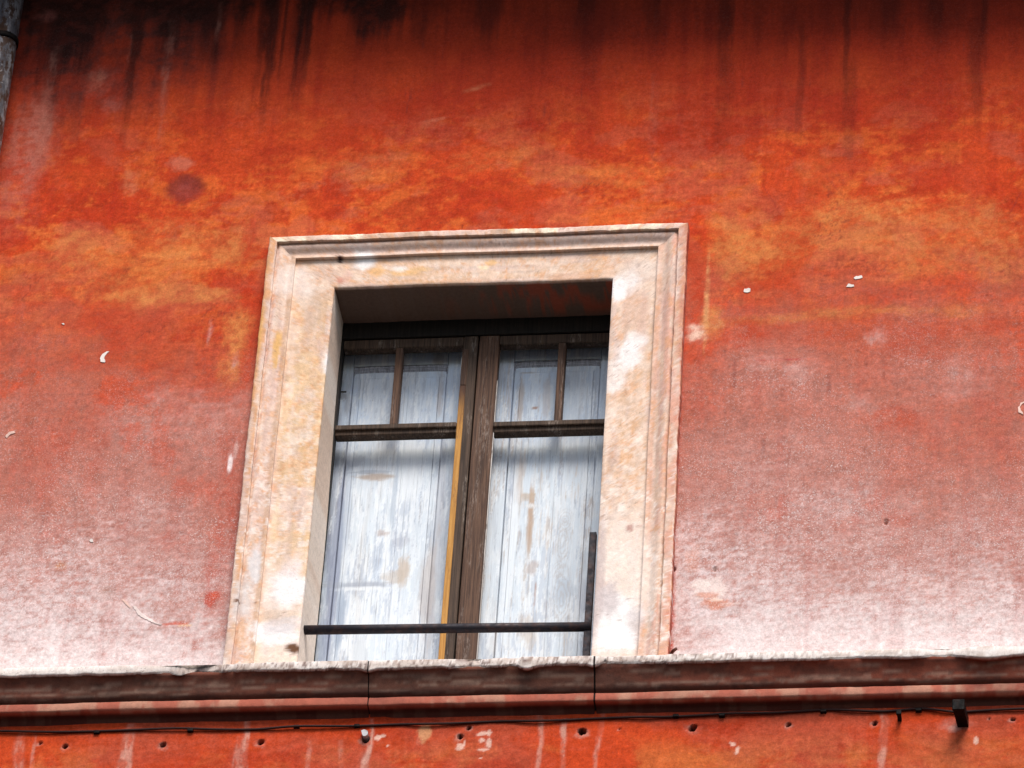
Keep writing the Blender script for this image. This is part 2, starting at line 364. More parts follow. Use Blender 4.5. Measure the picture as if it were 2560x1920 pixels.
    for x, y, w, h, a in ((200, 640, 150, 70, .65), (190, 600, 90, 50, .4), (430, 605, 260, 90, .5), (480, 650, 300, 60, .55), (330, 745, 120, 40, .8), (430, 735, 190, 44, .6), (520, 740, 120, 34, .7), (310, 690, 240, 120, .35),
                          (592, 860, 56, 150, .9), (585, 815, 44, 60, .7), (575, 930, 52, 60, .6), (560, 640, 60, 60, .6), (600, 590, 40, 80, .5),
                          (2075, 540, 150, 70, .7), (2205, 530, 170, 60, .8), (2010, 600, 240, 120, .45), (2330, 600, 260, 140, .35), (2420, 540, 160, 60, .55), (1860, 640, 130, 120, .75), (1830, 600, 90, 110, .6),
                          (2180, 600, 190, 60, .5), (2300, 660, 160, 80, .4), (1790, 560, 60, 40, .5), (2500, 620, 120, 140, .45), (2060, 440, 130, 90, .3), (1500, 440, 260, 60, .35), (1250, 395, 200, 50, .3), (900, 420, 190, 60, .35),
                          (2250, 775, 130, 22, .6), (2080, 785, 200, 26, .5), (2400, 780, 140, 24, .35), (1960, 800, 120, 22, .5), (1780, 800, 50, 60, .7), (1860, 805, 120, 20, .5)):
        P.blob(x, y, w, h, YEL, a * .62, .7, 1.1)
    for x, y, w, h, a in ((140, 690, 160, 110, .6), (300, 840, 90, 200, .6), (500, 800, 170, 60, .5), (230, 800, 180, 40, .5), (380, 870, 60, 180, .4), (1745, 735, 46, 130, .95), (1735, 640, 40, 120, .6), (1850, 830, 160, 60, .75), (2060, 830, 380, 60, .35),
                          (2290, 850, 190, 90, .55), (2470, 810, 100, 60, .5), (2240, 1040, 120, 60, .5), (530, 960, 90, 60, .5), (620, 900, 36, 200, .7), (590, 700, 80, 60, .6), (560, 760, 60, 50, .5), (620, 590, 30, 140, .6),
                          (250, 1080, 60, 280, .35), (125, 1150, 90, 160, .4), (560, 1200, 60, 220, .5), (545, 1400, 50, 260, .35), (2100, 430, 110, 60, .55), (2330, 420, 260, 80, .5), (2430, 480, 60, 130, .6), (1400, 520, 160, 40, .4), (1960, 500, 210, 50, .6)):
        P.blob(x, y, w, h, (.40, .050, .020), a * .8, .6, .9)
    # right edge of the frame: a darker red margin; horizontal day joint of the render
    P.blob(1690, 1100, 24, 1000, (.38, .055, .030), .65, .5, .3); P.blob(1676, 1560, 18, 240, (.40, .06, .035), .7, .5, .3)
    P.blob(590, 1300, 36, 420, (.36, .06, .035), .4, .6, .4, .11)
    P.blob(1742, 830, 48, 40, (.68, .44, .34), .85, .6, .9, 0, .01); P.blob(1775, 812, 44, 60, (.58, .27, .10), .5, .7, 1.0)
    P.blob(1766, 770, 9, 160, (.58, .28, .12), .6, .7, 1.4)
    for x, y, w, h, t in ((475, 1050, 260, 130, 0), (400, 1000, 190, 60, 0), (1990, 930, 70, 50, 0), (2400, 950, 110, 70, 0), (2150, 1010, 60, 40, 0), (2260, 1250, 70, 44, 0), (2120, 1270, 60, 40, .3), (1900, 905, 60, 34, 0),
                          (2200, 835, 30, 40, 0), (1980, 918, 30, 14, 0), (60, 1330, 150, 70, 0), (300, 1390, 260, 50, 0), (60, 1420, 140, 120, 0), (250, 1500, 300, 80, 0), (2050, 1460, 420, 60, 0), (1900, 1400, 150, 80, 0),
                          (2350, 1480, 300, 80, 0), (2200, 1350, 200, 50, 0), (590, 900, 16, 30, 0), (510, 1015, 110, 10, 0), (525, 830, 10, 60, 0), (575, 1155, 12, 44, 0), (2470, 1245, 30, 12, 0), (1760, 1360, 50, 20, 0), (2170, 845, 16, 30, .4)):
        P.blob(x, y, w, h, (.58, .38, .34), .20 if w > 55 else .32, .75, 1.3, t, .012)
    P.blob(575, 1158, 11, 42, (.74, .62, .60), .9, .3, .3); P.blob(590, 1125, 10, 40, (.6, .42, .38), .5, .4, .3)
    P.blob(528, 1496, 38, 36, (.42, .065, .038), .85, .35, 1.0, .3, .008); P.blob(536, 1490, 16, 20, (.50, .09, .05), .7, .4, .8); P.blob(150, 1415, 26, 20, (.44, .17, .07), .6, .5, .6); P.blob(270, 1485, 36, 30, (.34, .18, .14), .5, .6, .6)
    # dark drips on the pale lower wall and small scuffs high up
    for px, y0, y1, w, a in ((1838, 900, 990, 8, .6), (2072, 950, 1000, 12, .55), (2166, 905, 925, 6, .6), (1910, 1100, 1140, 10, .55), (1975, 1130, 1155, 9, .5), (1940, 1240, 1270, 5, .5), (2010, 1205, 1230, 4, .5), (1973, 1340, 1360, 5, .5),
                             (108, 1300, 1340, 5, .7), (122, 1280, 1325, 5, .5), (2210, 905, 960, 5, .4), (1362, 270, 300, 8, .7), (1374, 306, 318, 4, .6), (1383, 385, 400, 5, .7), (1265, 388, 405, 5, .4), (1018, 270, 285, 5, .7),
                             (1025, 235, 258, 9, .6), (1013, 228, 245, 6, .5), (1452, 238, 252, 5, .6), (2410, 118, 130, 5, .7), (2422, 155, 165, 5, .6), (2025, 205, 220, 5, .6), (1858, 205, 222, 7, .6), (1935, 160, 168, 5, .5), (1058, 110, 124, 8, .6), (1105, 140, 148, 5, .7)):
        P.streak(px, y0, y1, w, (.14, .026, .020), a * .7, .5, .003)
    P.blob(1930, 500, 4, 90, (.25, .03, .02), .5, .5, .6, .45); P.blob(2090, 470, 5, 80, (.25, .03, .02), .5, .5, .6, .6); P.blob(2540, 505, 4, 60, (.25, .03, .02), .7, .5, .4, -.4); P.blob(1950, 900, 110, 4, (.40, .07, .06), .8, .6, .4)
    P.blob(1190, 220, 60, 12, (.46, .17, .08), .35, .6, .6, .35); P.blob(1085, 300, 60, 8, (.46, .16, .09), .35, .6, .8, .2); P.blob(1080, 310, 50, 24, (.48, .17, .09), .22, .6, .9); P.blob(895, 415, 50, 5, (.2, .04, .03), .5, .6, .6, .4)
    # runs of lime below the ledge
    for px, y0, y1, w, a, w2 in ((330, 1830, 1960, 22, .45, 30), (308, 1840, 1960, 12, .45, 26), (50, 1850, 1960, 26, .35, 34), (85, 1850, 1960, 10, .3, 12), (620, 1790, 1960, 16, .5, 24), (600, 1860, 1960, 20, .3, 28), (928, 1815, 1960, 9, .6, 24), (915, 1880, 1960, 20, .35, 40),
                                 (1352, 1805, 1960, 16, .4, 12), (1410, 1815, 1960, 16, .6, 12), (1500, 1800, 1880, 14, .35, 12), (1495, 1860, 1960, 12, .35, 10), (2208, 1780, 1960, 18, .45, 20), (1050, 1825, 1870, 16, .35, 10), (770, 1870, 1960, 12, .25, 20), (855, 1870, 1960, 14, .2, 10)):
        P.streak(px, y0, y1, w, (.56, .33, .26), a, .25, .012, w2)
    for x, y, w, h, t in ((1151, 1868, 18, 14, .4), (1162, 1858, 5, 12, 0), (1205, 1835, 26, 9, .1), (1222, 1833, 12, 12, 0), (1206, 1852, 14, 10, 0), (1222, 1858, 12, 20, 0), (1210, 1875, 24, 6, 0), (945, 1846, 16, 12, .2), (958, 1841, 14, 6, .2), (1832, 1860, 16, 8, -.6), (1843, 1875, 8, 18, -.3),
                             (2440, 1850, 10, 16, 0), (970, 1866, 6, 4, 0), (1202, 1896, 5, 5, 0), (2385, 1727, 30, 10, 0), (1062, 1838, 30, 40, 0)):
        P.blob(x, y, w, h, (.68, .46, .37) if w < 28 else (.52, .27, .13), .75, .3, .7, t, .006)
    HS = .8
    for x, y, r in HOLES[:13] + HOLES[-1:]:
        s_ = r * 694 * 2 * HS
        P.blob(x - 2, y + s_ * .25, s_ * 1.7, s_ * 1.2, (.42, .27, .22), .4, .5, 1.0, 0, .006); P.blob(x, y, s_ * 1.05, s_ * .8, (.02, .010, .009), 1.0, .3, .8, .3, .008)  # pale rims; cores painted near-black, adding to the shade inside the holes
    P.blob(2390, 1812, 60, 24, (.5, .38, .33), .35, .6, .7)
    for x, y, w, h, c, a in ((1772, 1470, 84, 50, (.72, .58, .53), .85), (1752, 1462, 40, 26, (.76, .64, .58), .7), (1800, 1485, 40, 26, (.74, .58, .52), .7), (1768, 1488, 50, 14, (.55, .22, .14), .7), (1784, 1508, 70, 22, (.52, .17, .09), .8), (1790, 1500, 36, 8, (.74, .55, .45), .8), (1830, 1510, 50, 6, (.7, .5, .44), .6), (1730, 1400, 40, 60, (.55, .26, .19), .5),
                             (438, 1559, 56, 9, (.50, .09, .05), .9), (462, 1563, 30, 6, (.66, .42, .26), .8)):
        P.blob(x, y, w, h, c, a, .3, .9, 0, .008)
    # hairline cracks: thin edges where two noise fields cross
    cr = abs(fbm(wx, wz, .32, .22, 5, 21) - .5); keep = ss(.5, .62, fbm(X, Z, .4, .4, 3, 22))
    P.lay((.16, .03, .02), ss(.0055, .002, cr) * keep * .5 * ss(.95, .4, Z) * ss(-.5, -.1, Z))
    P.scale(.93 + .14 * fbm(X, Z, .02, .02, 3, 31, .8))
    alpha = upz * np.clip(pk * .55 + ck * .75, 0, 1) * (.4 + .9 * ss(.4, .6, n2 * .5 + nf * .5)) + .03
    return P, alpha

def hole_depth(X, Z):
    y = np.zeros_like(X)
    for px, py, r in HOLES:
        r = r * .82; x0, _, z0 = at(px, py)
        i = np.where((abs(X - x0) < r * 3) & (abs(Z - z0) < r * 3))[0]
        d = np.hypot(X[i] - x0, (Z[i] - z0) * .9) / r + (fbm(X[i], Z[i], .012, .012, 3, 55) - .5) * .9
        y[i] = np.maximum(y[i], (1 - ss(.55, 1.05, d)) * min(.045, r * 3.2))
    x0, _, z0 = at(468, 468)                                   # the shallow hollow
    y += .006 * (1 - ss(.2, 1.0, np.hypot((X - x0) / .075, (Z - z0) / .065)))
    return y

wall = part('wall', house)
xs = np.arange(-1.80, 2.90, .0055); zs = np.concatenate([np.arange(-2.45, -1.76, .0048), np.arange(-1.76, 1.56, .0075)])
XX, ZZ = np.meshgrid(xs, zs, indexing='ij'); X = XX.ravel(); Z = ZZ.ravel()
P, al = paint_wall(X, Z)
Y = (fbm(X, Z, .5, .5, 4, 60) - .5) * .012 + (fbm(X, Z, .06, .06, 3, 61) - .5) * .0022 + hole_depth(X, Z)
q = gridq(len(xs), len(zs))
cx = X[q].mean(1); cz = Z[q].mean(1)
q = q[~((cx > -.08) & (cx < 1.08) & (cz > -1.74) & (cz < .08))]
o = mesh_np('plaster', np.stack([X, Y, Z], 1), q, M_WALL, wall, P.C, alpha=al)
xs2 = np.arange(-7.0, 8.01, .06); zs2 = np.concatenate([np.arange(-12.5, 1.5, .07), [1.555]])
XX, ZZ = np.meshgrid(xs2, zs2, indexing='ij'); X = XX.ravel(); Z = ZZ.ravel(); P, al = paint_wall(X, Z, False)
q = gridq(len(xs2), len(zs2)); cx = X[q].mean(1); cz = Z[q].mean(1)
q = q[~((cx > -1.72) & (cx < 2.82) & (cz > -2.38))]
mesh_np('plaster', np.stack([X, X * 0 + .004, Z], 1), q, M_WALL, wall, P.C, alpha=al)
MB().add([(-7, .01, -12.5), (8, .01, -12.5), (8, 9, -12.5), (-7, 9, -12.5), (-7, .01, 1.55), (8, .01, 1.55), (8, 9, 1.55), (-7, 9, 1.55)],
         [[0, 3, 7, 4], [1, 2, 6, 5], [2, 3, 7, 6]]).build('side_wall', M_ROOM, wall)

# flakes of white render standing on the wall
def wall_y(x, z):
    x = np.array([x]); z = np.array([z])
    return float(((fbm(x, z, .5, .5, 4, 60) - .5) * .012 + (fbm(x, z, .06, .06, 3, 61) - .5) * .0022)[0])
def flake(px, py, pts, mat_col, th=.0015, name='plaster_flake'):
    x0, _, z0 = at(px, py); fine = []
    rr = np.random.default_rng(int(px * 3 + py)); m = len(pts)
    for i in range(m):                                   # torn outline
        a, b = np.array(pts[i], float), np.array(pts[(i + 1) % m], float); L = np.hypot(*(b - a)); ns = max(1, int(L / 4))
        for j in range(ns): fine.append(a + (b - a) * j / ns + (rr.random(2) - .5) * min(3.0, .5 * L / ns) * (1 if L > 6 else .3))
    n = len(fine); y = wall_y(x0, z0)
    v = [(x0 + a / 694, wall_y(x0 + a / 694, z0 - b / 560) - .0012 - th, z0 - b / 560) for a, b in fine] + [(x0 + a / 694, .02, z0 - b / 560) for a, b in fine]
    f = [list(range(n)), list(range(n, 2 * n))[::-1]] + [[i, (i + 1) % n, n + (i + 1) % n, n + i] for i in range(n)]
    return MB().add(v, f).build(name, mat_col, wall)
M_FLAKE3 = mat_plain('pale_scratch', (.70, .58, .54)); M_FLAKE = mat_plain('white_lime_flake', (.66, .60, .55)); M_FLAKE2 = mat_plain('pink_lime_flake', (.66, .45, .38))
flake(1867, 726, [(-9, 3), (-6, -4), (3, -5), (9, -3), (8, 4), (0, 5)], M_FLAKE)
flake(2146, 695, [(-11, 2), (-5, -3), (9, -5), (11, 0), (3, 4), (-7, 5)], M_FLAKE)
flake(2126, 715, [(-9, 2), (-4, -4), (8, -1), (9, 3), (1, 4), (-8, 4)], M_FLAKE)
flake(258, 893, [(14, -14), (3, -10), (-5, -2), (-8, 4), (-4, 11), (6, 14), (8, 11), (4, 4), (5, -3), (10, -9)], M_FLAKE)
flake(158, 811, [(-4, -2), (2, -2), (4, 1), (1, 3)], M_FLAKE)
flake(228, 1353, [(-5, 1), (-1, -4), (4, -2), (6, 3), (0, 4)], M_FLAKE)
flake(27, 1086, [(-14, 4), (-6, -6), (6, -8), (12, -4), (4, -2), (-4, 2), (-9, 8)], M_FLAKE2)
flake(2556, 1021, [(6, -16), (-4, -12), (-10, -2), (-8, 10), (2, 16), (2, 11), (-4, 6), (-5, -3), (0, -9), (6, -12)], M_FLAKE2)
flake(312, 1506, [(-8, -8), (2, -4), (16, 12), (14, 15), (0, 2)], M_FLAKE2, .0008)
flake(350, 1537, [(-20, -20), (-14, -20), (6, -2), (40, 18), (56, 24), (52, 26), (22, 15), (-4, 0)], M_FLAKE3, .0008)
flake(915, 1845, [(-9, -8), (-2, -11), (6, -7), (7, 1), (1, 5), (-6, 1)], M_GREY, .02, 'loose_metal_plug')

# ------------------------------------------------------------------ string course under the window
course = part('string_course', house)
PROF = [(.02, LEDGE + .008), (-.05, LEDGE + .005), (-.104, LEDGE + .001), (-.112, LEDGE), (-.1145, LEDGE - .003), (-.115, LEDGE - .018), (-.115, LEDGE - .027), (-.114, LEDGE - .031), (-.110, LEDGE - .033),
        (-.104, LEDGE - .035), (-.098, LEDGE - .039), (-.091, LEDGE - .048), (-.085, LEDGE - .058), (-.080, LEDGE - .068), (-.0765, LEDGE - .078), (-.074, LEDGE - .087), (-.071, LEDGE - .095), (-.066, LEDGE - .102), (-.058, LEDGE - .107),
        (-.052, LEDGE - .109), (-.052, LEDGE - .111), (-.060, LEDGE - .113), (-.0625, LEDGE - .117), (-.063, LEDGE - .139), (-.061, LEDGE - .144), (-.052, LEDGE - .147), (-.036, LEDGE - .149), (-.020, LEDGE - .151), (-.012, LEDGE - .155), (-.006, LEDGE - .165), (.02, LEDGE - .175)]
def ledge_block(x0, x1, dx, dy=0.0, dz=0.0, joint=False):
    n = max(3, int((x1 - x0) / dx)); xg = np.linspace(x0, x1, n)
    pr = np.array(PROF); pr[:, 0] = np.where(pr[:, 0] < -.03, pr[:, 0] + .011, pr[:, 0] * .65); Xg = np.repeat(xg, len(pr)); k = np.tile(np.arange(len(pr)), n)
    Y = pr[k, 0] + dy; Zz = pr[k, 1] + dz
    face = ((k >= 3) & (k <= 8)).astype(float); lipb = ((k >= 6) & (k <= 9)).astype(float)
    rag = fbm(Xg, Xg * 0, .05, 1, 5, 80, .7) - .5; r2 = fbm(Xg, Zz, .018, .012, 4, 81, .7) - .5
    chip = ss(.60, .72, fbm(Xg, Xg * 0 + 3, .11, 1, 4, 82))
    Zz = Zz + lipb * (rag * .012 + chip * .006) + face * r2 * .004
    Y = Y + face * (r2 * .003 + rag * .003 + chip * .006) + (1 - face) * (fbm(Xg, Zz, .10, .03, 4, 83) - .5) * .007
    for px, w, up_, inn in ((480, 60, .008, .02), (445, 22, -.012, .0), (915, 16, -.010, .0), (1315, 20, -.016, -.004), (1480, 12, -.008, 0), (1180, 40, .004, .01), (2470, 44, -.014, -.006), (2360, 40, .006, .01)):
        xc = at(px, 1690, -.115)[0]; m = np.exp(-((Xg - xc) / (w / 694)) ** 2) * (1 + rag)
        Zz = Zz + lipb * m * up_; Y = Y + face * m * inn
    Zz = Zz + (fbm(Xg, Xg * 0 + 5, .5, 1, 2, 84) - .5) * .006 * ((k > 9) & (k < 25))
    Pp = Paint(Xg, Zz, (.125, .050, .033))
    n1 = fbm(Xg, Zz, .30, .05, 5, 85); n2 = fbm(Xg, Zz * 2, .05, .03, 5, 86); nh = fbm(Xg, Zz, .12, .008, 5, 87)
    Pp.lay((.20, .052, .030), ss(.36, .62, n1) * .8 * (.55 + .45 * ss(.9, 1.8, Xg)) + ss(1.0, 1.8, Xg) * .45)
    Pp.lay((.30, .20, .15), ss(.52, .64, nh) * .5 * ((k > 10) & (k < 18)))
    Pp.lay((.055, .028, .022), ss(.50, .64, n2) * .45)
    Pp.lay((.030, .018, .018), ss(.02, .0, abs(Zz - (LEDGE - .108)) - .004) * .35)  # shade of the undercut above the fillet painted as a dark line
    fil = ((k >= 21) & (k <= 25)).astype(float)
    Pp.lay((.38, .105, .066), fil * .95); Pp.lay((.30, .09, .06), fil * ss(.42, .6, fbm(Xg, Zz, .15, .03, 5, 97, .65)) * .7); Pp.lay((.45, .26, .18), fil * ss(.5, .66, fbm(Xg, Zz, .07, .05, 4, 88)) * .6); Pp.lay((.16, .05, .04), fil * ss(.58, .68, n1) * .5)
    Pp.lay((.075, .017, .012), (k >= 26).astype(float) * .9); Pp.lay((.12, .05, .035), (k >= 26) * ss(.5, .6, fbm(Xg, Xg * 0, .06, 1, 4, 89)) * .5)  # shade under the course painted near-black on its underside, with browner runs
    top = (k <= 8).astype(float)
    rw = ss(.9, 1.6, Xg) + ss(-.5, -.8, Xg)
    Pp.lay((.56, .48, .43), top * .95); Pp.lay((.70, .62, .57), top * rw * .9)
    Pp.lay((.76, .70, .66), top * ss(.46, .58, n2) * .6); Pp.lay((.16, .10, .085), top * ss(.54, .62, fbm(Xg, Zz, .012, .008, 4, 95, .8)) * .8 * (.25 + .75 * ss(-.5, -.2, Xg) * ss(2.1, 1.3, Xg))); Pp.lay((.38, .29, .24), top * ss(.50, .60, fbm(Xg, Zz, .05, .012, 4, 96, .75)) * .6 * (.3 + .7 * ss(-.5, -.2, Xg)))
    a = np.where(k <= 8, .8 * (.3 + .7 * ss(2.2, .8, Xg)), .25)
    xc = at(480, 1700, -.13)[0]; Pp.lay((.05, .035, .035), top * np.exp(-((Xg - xc) / .09) ** 2) * ss(.42, .55, n2) * .95)
    if joint: Pp.lay((.016, .010, .009), Xg * 0 + 1)
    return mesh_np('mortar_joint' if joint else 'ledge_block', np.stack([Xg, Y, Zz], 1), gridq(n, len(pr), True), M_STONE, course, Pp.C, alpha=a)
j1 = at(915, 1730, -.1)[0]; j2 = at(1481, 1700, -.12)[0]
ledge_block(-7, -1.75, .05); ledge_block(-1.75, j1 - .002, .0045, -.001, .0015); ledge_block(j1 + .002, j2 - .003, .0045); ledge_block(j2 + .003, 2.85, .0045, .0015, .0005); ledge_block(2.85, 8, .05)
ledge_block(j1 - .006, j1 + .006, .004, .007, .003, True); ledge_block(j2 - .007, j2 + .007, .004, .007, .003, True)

# ------------------------------------------------------------------ moulded surround
sur = part('window_surround', house)
FX0, FX1, FZT = -.247, 1.2655, .2135
FP = [(0, -.01), (0, .030), (0, .052), (.010, .058), (.03, .060), (.09, .060), (.116, .060), (.121, .0598), (.1215, .059), (.1195, .036), (.120, .0355), (.128, .0365), (.150, .041), (.175, .045), (.200, .0435), (.228, .040), (.255, .034), (.282, .0275), (.31, .024), (.345, .0245), (.375, .0272), (.396, .0275),
      (.398, .0273), (.3985, .0265), (.395, .0070), (.3955, .0065), (.405, .0065)] + [(.41 + .58 * i / 14, .0065) for i in range(1, 15)] + [(.996, .005), (1.0, .001), (1.0, -.01), (1.0, -.03), (1.0, -.06), (1.0, -.10), (1.0, -.15), (1.0, -.203)]
FPa = np.array(FP); FPa[:, 1] = np.where((FPa[:, 0] > 0) & (FPa[:, 0] < .4), .0065 + (FPa[:, 1] - .0065) * .78, FPa[:, 1]); FPa[2, 1] = .044; NB = len(FP) - 6
def frame_paint(Xg, Zz, u, k, side):
    Pp = Paint(Xg, Zz, (.71, .54, .43))
    lx, lz = ((.30, .035) if side == 'lintel' else (.035, .30)); iso = ss(.36, .44, u)
    corner = iso * ss(-.10, -.02, Zz) * np.maximum(ss(.06, .0, Xg), ss(.94, 1.0, Xg))
    n1 = fbm(Xg, Zz, .16, .16, 6, 100, .62); nf = fbm(Xg, Zz, .03, .03, 4, 103, .7); nfi = fbm(Xg, Zz, .06, .06, 6, 104, .65)
    def dirn(sx, sz, sd): return fbm(Xg, Zz, sx, sz, 6, sd, .66) * (1 - corner) + nfi * corner
    st = dirn(lx, lz, 101); st2 = dirn(lx * .5, lz * .5, 102)
    Pp.lay((.61, .385, .24), ss(.44, .60, st * .45 + n1 * .25 + nf * .3) * .72)
    Pp.lay((.60, .30, .12), ss(.58, .68, st2 * .6 + n1 * .4) * .55)
    Pp.lay((.56, .40, .36), ss(.55, .68, dirn(lx, lz, 105)) * .5)
    Pp.lay((.46, .31, .24), ss(.60, .70, dirn(lx * .7, lz * .7, 106)) * .5)
    lowm = .35 + .65 * ss(-.3, -1.2, Zz)
    Pp.lay((.80, .71, .65), lowm * ss(.52, .64, fbm(Xg, Zz, .05, .06, 7, 107, .72) * .6 + st * .4) * .6)
    Pp.lay((.60, .42, .36), ss(.38, .30, u) * (.25 + .5 * ss(.4, .6, st2)))
    flat = ss(.38, .45, u)
    if side == 'lintel':
        Pp.lay((.66, .47, .41), .3 * (1 - iso)); Pp.lay((.50, .40, .36), ((k > 9) & (k < 20)) * ss(.45, .6, fbm(Xg, Zz, .08, .05, 4, 109)) * .3)
        Pp.lay((.46, .28, .18), ((k >= 2) & (k < 9)) * ss(.48, .58, fbm(Xg, Zz, .10, .04, 5, 110)) * .7)
        Pp.lay((.82, .72, .55), ((k >= 2) & (k < 9)) * ss(.60, .66, fbm(Xg, Zz, .06, .04, 4, 111)) * .8)
    if side == 'right':
        Pp.lay((.62, .28, .19), ss(.42, .10, u) * ss(.40, .58, st2) * .65); Pp.lay((.52, .17, .10), ss(.13, .05, u) * ss(.46, .58, st) * .7); Pp.lay((.50, .25, .16), ((k >= 8) & (k < 12)) * .3)
        Pp.lay((.60, .30, .20), ((k >= 19) & (k < 23)) * .45)
    if side == 'right': Pp.lay((.36, .065, .036), (k <= 2) * .9)
    if side == 'left':
        Pp.lay((.70, .47, .25), flat * (1 - corner) * ss(.44, .58, nfi * .5 + st * .5) * .6)
        Pp.lay((.60, .26, .08), ss(.14, .08, u) * ss(.50, .60, st) * .7); Pp.lay((.50, .30, .18), ((k >= 19) & (k < 23)) * .5)
        Pp.lay((.66, .42, .20), flat * ss(-.4, -.9, Zz) * ss(.45, .6, n1) * .5)
    sx, sz = (.10, .006) if side == 'lintel' else (.006, .10)
    fibn = dirn(sx, sz, 125); grn = fbm(Xg, Zz, .012, .012, 3, 126, .8); mid = dirn(sx * 4, sz * 3, 127)
    Pp.lay((.50, .33, .23), ss(.50, .64, mid * .6 + fibn * .4) * .38); Pp.lay((.62, .30, .14), ss(.57, .66, fbm(Xg, Zz, .022, .03, 5, 128, .75)) * .5)
    Pp.lay((.82, .75, .70), lowm * ss(.56, .64, fbm(Xg, Zz, .03, .04, 6, 129, .78)) * .55)
    Pp.scale(1 + (fibn - .5) * .30 + (grn - .5) * .26)
    low = ss(-.9, -1.6, Zz)
    Pp.lay((.80, .73, .69), low * flat * .45)
    if True:
        for px, py, w, h, c, a in ((830, 915, 36, 70, WHITE, .95), (720, 1480, 90, 90, WHITE, .95), (690, 1590, 110, 60, WHITE, .9), (725, 1425, 60, 50, (.72, .62, .6), .6), (640, 1430, 34, 80, (.62, .60, .60), .8), (735, 1625, 36, 24, (.13, .06, .03), 1.0), (700, 1565, 100, 40, (.56, .5, .5), .6),
                                (790, 780, 60, 110, (.50, .34, .24), .5), (765, 830, 24, 110, (.52, .34, .24), .4), (1560, 715, 80, 60, WHITE, .95), (1545, 740, 24, 36, WHITE, .8), (1590, 850, 50, 40, WHITE, .7), (1575, 890, 60, 60, WHITE, .85), (1590, 780, 60, 130, (.58, .36, .26), .55),
                                (1540, 940, 60, 80, WHITE, .6), (1560, 1400, 150, 300, (.80, .70, .62), .6), (1545, 1545, 120, 110, WHITE, .9), (1500, 1460, 26, 240, (.52, .42, .40), .75), (1525, 1500, 50, 80, (.50, .42, .41), .7), (1590, 1560, 36, 80, (.52, .45, .44), .6), (1540, 1600, 90, 60, (.84, .82, .82), .9), (1575, 1322, 18, 16, (.42, .22, .18), .8), (1600, 1318, 16, 6, (.45, .25, .2), .6),
                                (695, 880, 18, 80, (.64, .36, .10), .8), (655, 850, 18, 110, (.66, .36, .10), .6), (690, 1300, 14, 130, (.70, .5, .3), .5), (610, 1520, 40, 90, (.60, .56, .54), .6), (600, 1600, 30, 60, (.62, .36, .2), .6), (680, 1540, 60, 30, (.55, .4, .3), .5), (596, 1522, 14, 8, (.14, .06, .03), .9), (640, 1515, 8, 5, (.2, .1, .06), .8)):
            Pp.blob(px, py, w, h, c, a, .35, .75, 0, .02)
    if True:
        for px, py, w, h, c, a in ((910, 655, 50, 44, WHITE, .95), (850, 655, 12, 12, (.06, .03, .03), 1), (843, 649, 5, 5, (.08, .04, .03), 1), (858, 650, 5, 4, (.1, .05, .04), .9), (853, 704, 16, 16, (.55, .2, .14), .7), (870, 695, 26, 30, (.60, .33, .27), .5), (1020, 680, 90, 22, (.70, .42, .17), .7), (945, 680, 36, 26, (.70, .40, .16), .7), (1000, 675, 44, 14, WHITE, .7),
                                (1230, 660, 30, 14, (.70, .40, .15), .7), (1210, 672, 24, 12, (.82, .7, .46), .7), (1280, 590, 20, 12, (.62, .40, .10), .8), (1262, 592, 34, 16, (.28, .2, .16), .6), (1340, 592, 30, 12, (.35, .22, .17), .5), (1210, 588, 24, 18, (.38, .22, .2), .5), (1520, 685, 40, 40, (.66, .4, .26), .5), (1440, 700, 110, 30, (.62, .36, .24), .5), (1180, 705, 120, 14, (.64, .4, .28), .4), (730, 715, 100, 80, (.76, .66, .6), .6), (1600, 680, 120, 60, (.72, .62, .56), .5)):
            Pp.blob(px, py, w, h, c, a, .4, .6, 0, .012)
    # inner faces: dirt and shade painted dark on the lintel soffit, red runs
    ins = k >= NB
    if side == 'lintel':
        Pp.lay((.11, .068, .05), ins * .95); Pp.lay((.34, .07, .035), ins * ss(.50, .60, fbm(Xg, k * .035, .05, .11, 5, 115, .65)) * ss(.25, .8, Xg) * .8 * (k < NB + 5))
    else:
        Pp.lay((.78, .66, .56), ins * .9); Pp.lay((.62, .42, .30), ins * ss(.45, .6, fbm(Xg, Zz, 1, .2, 3, 116)) * .5)  # side reveals painted paler than the frame, as if better lit
    cr = abs(fbm(Xg, Zz, .12, .12, 4, 120) - .5); Pp.lay((.22, .12, .09), ss(.004, .001, cr) * ss(.5, .6, fbm(Xg, Zz, .2, .2, 3, 121)) * .5)
    a = .10 + .35 * ss(.14, .05, u) + .25 * ss(.55, .65, n1)
    return Pp.C, a
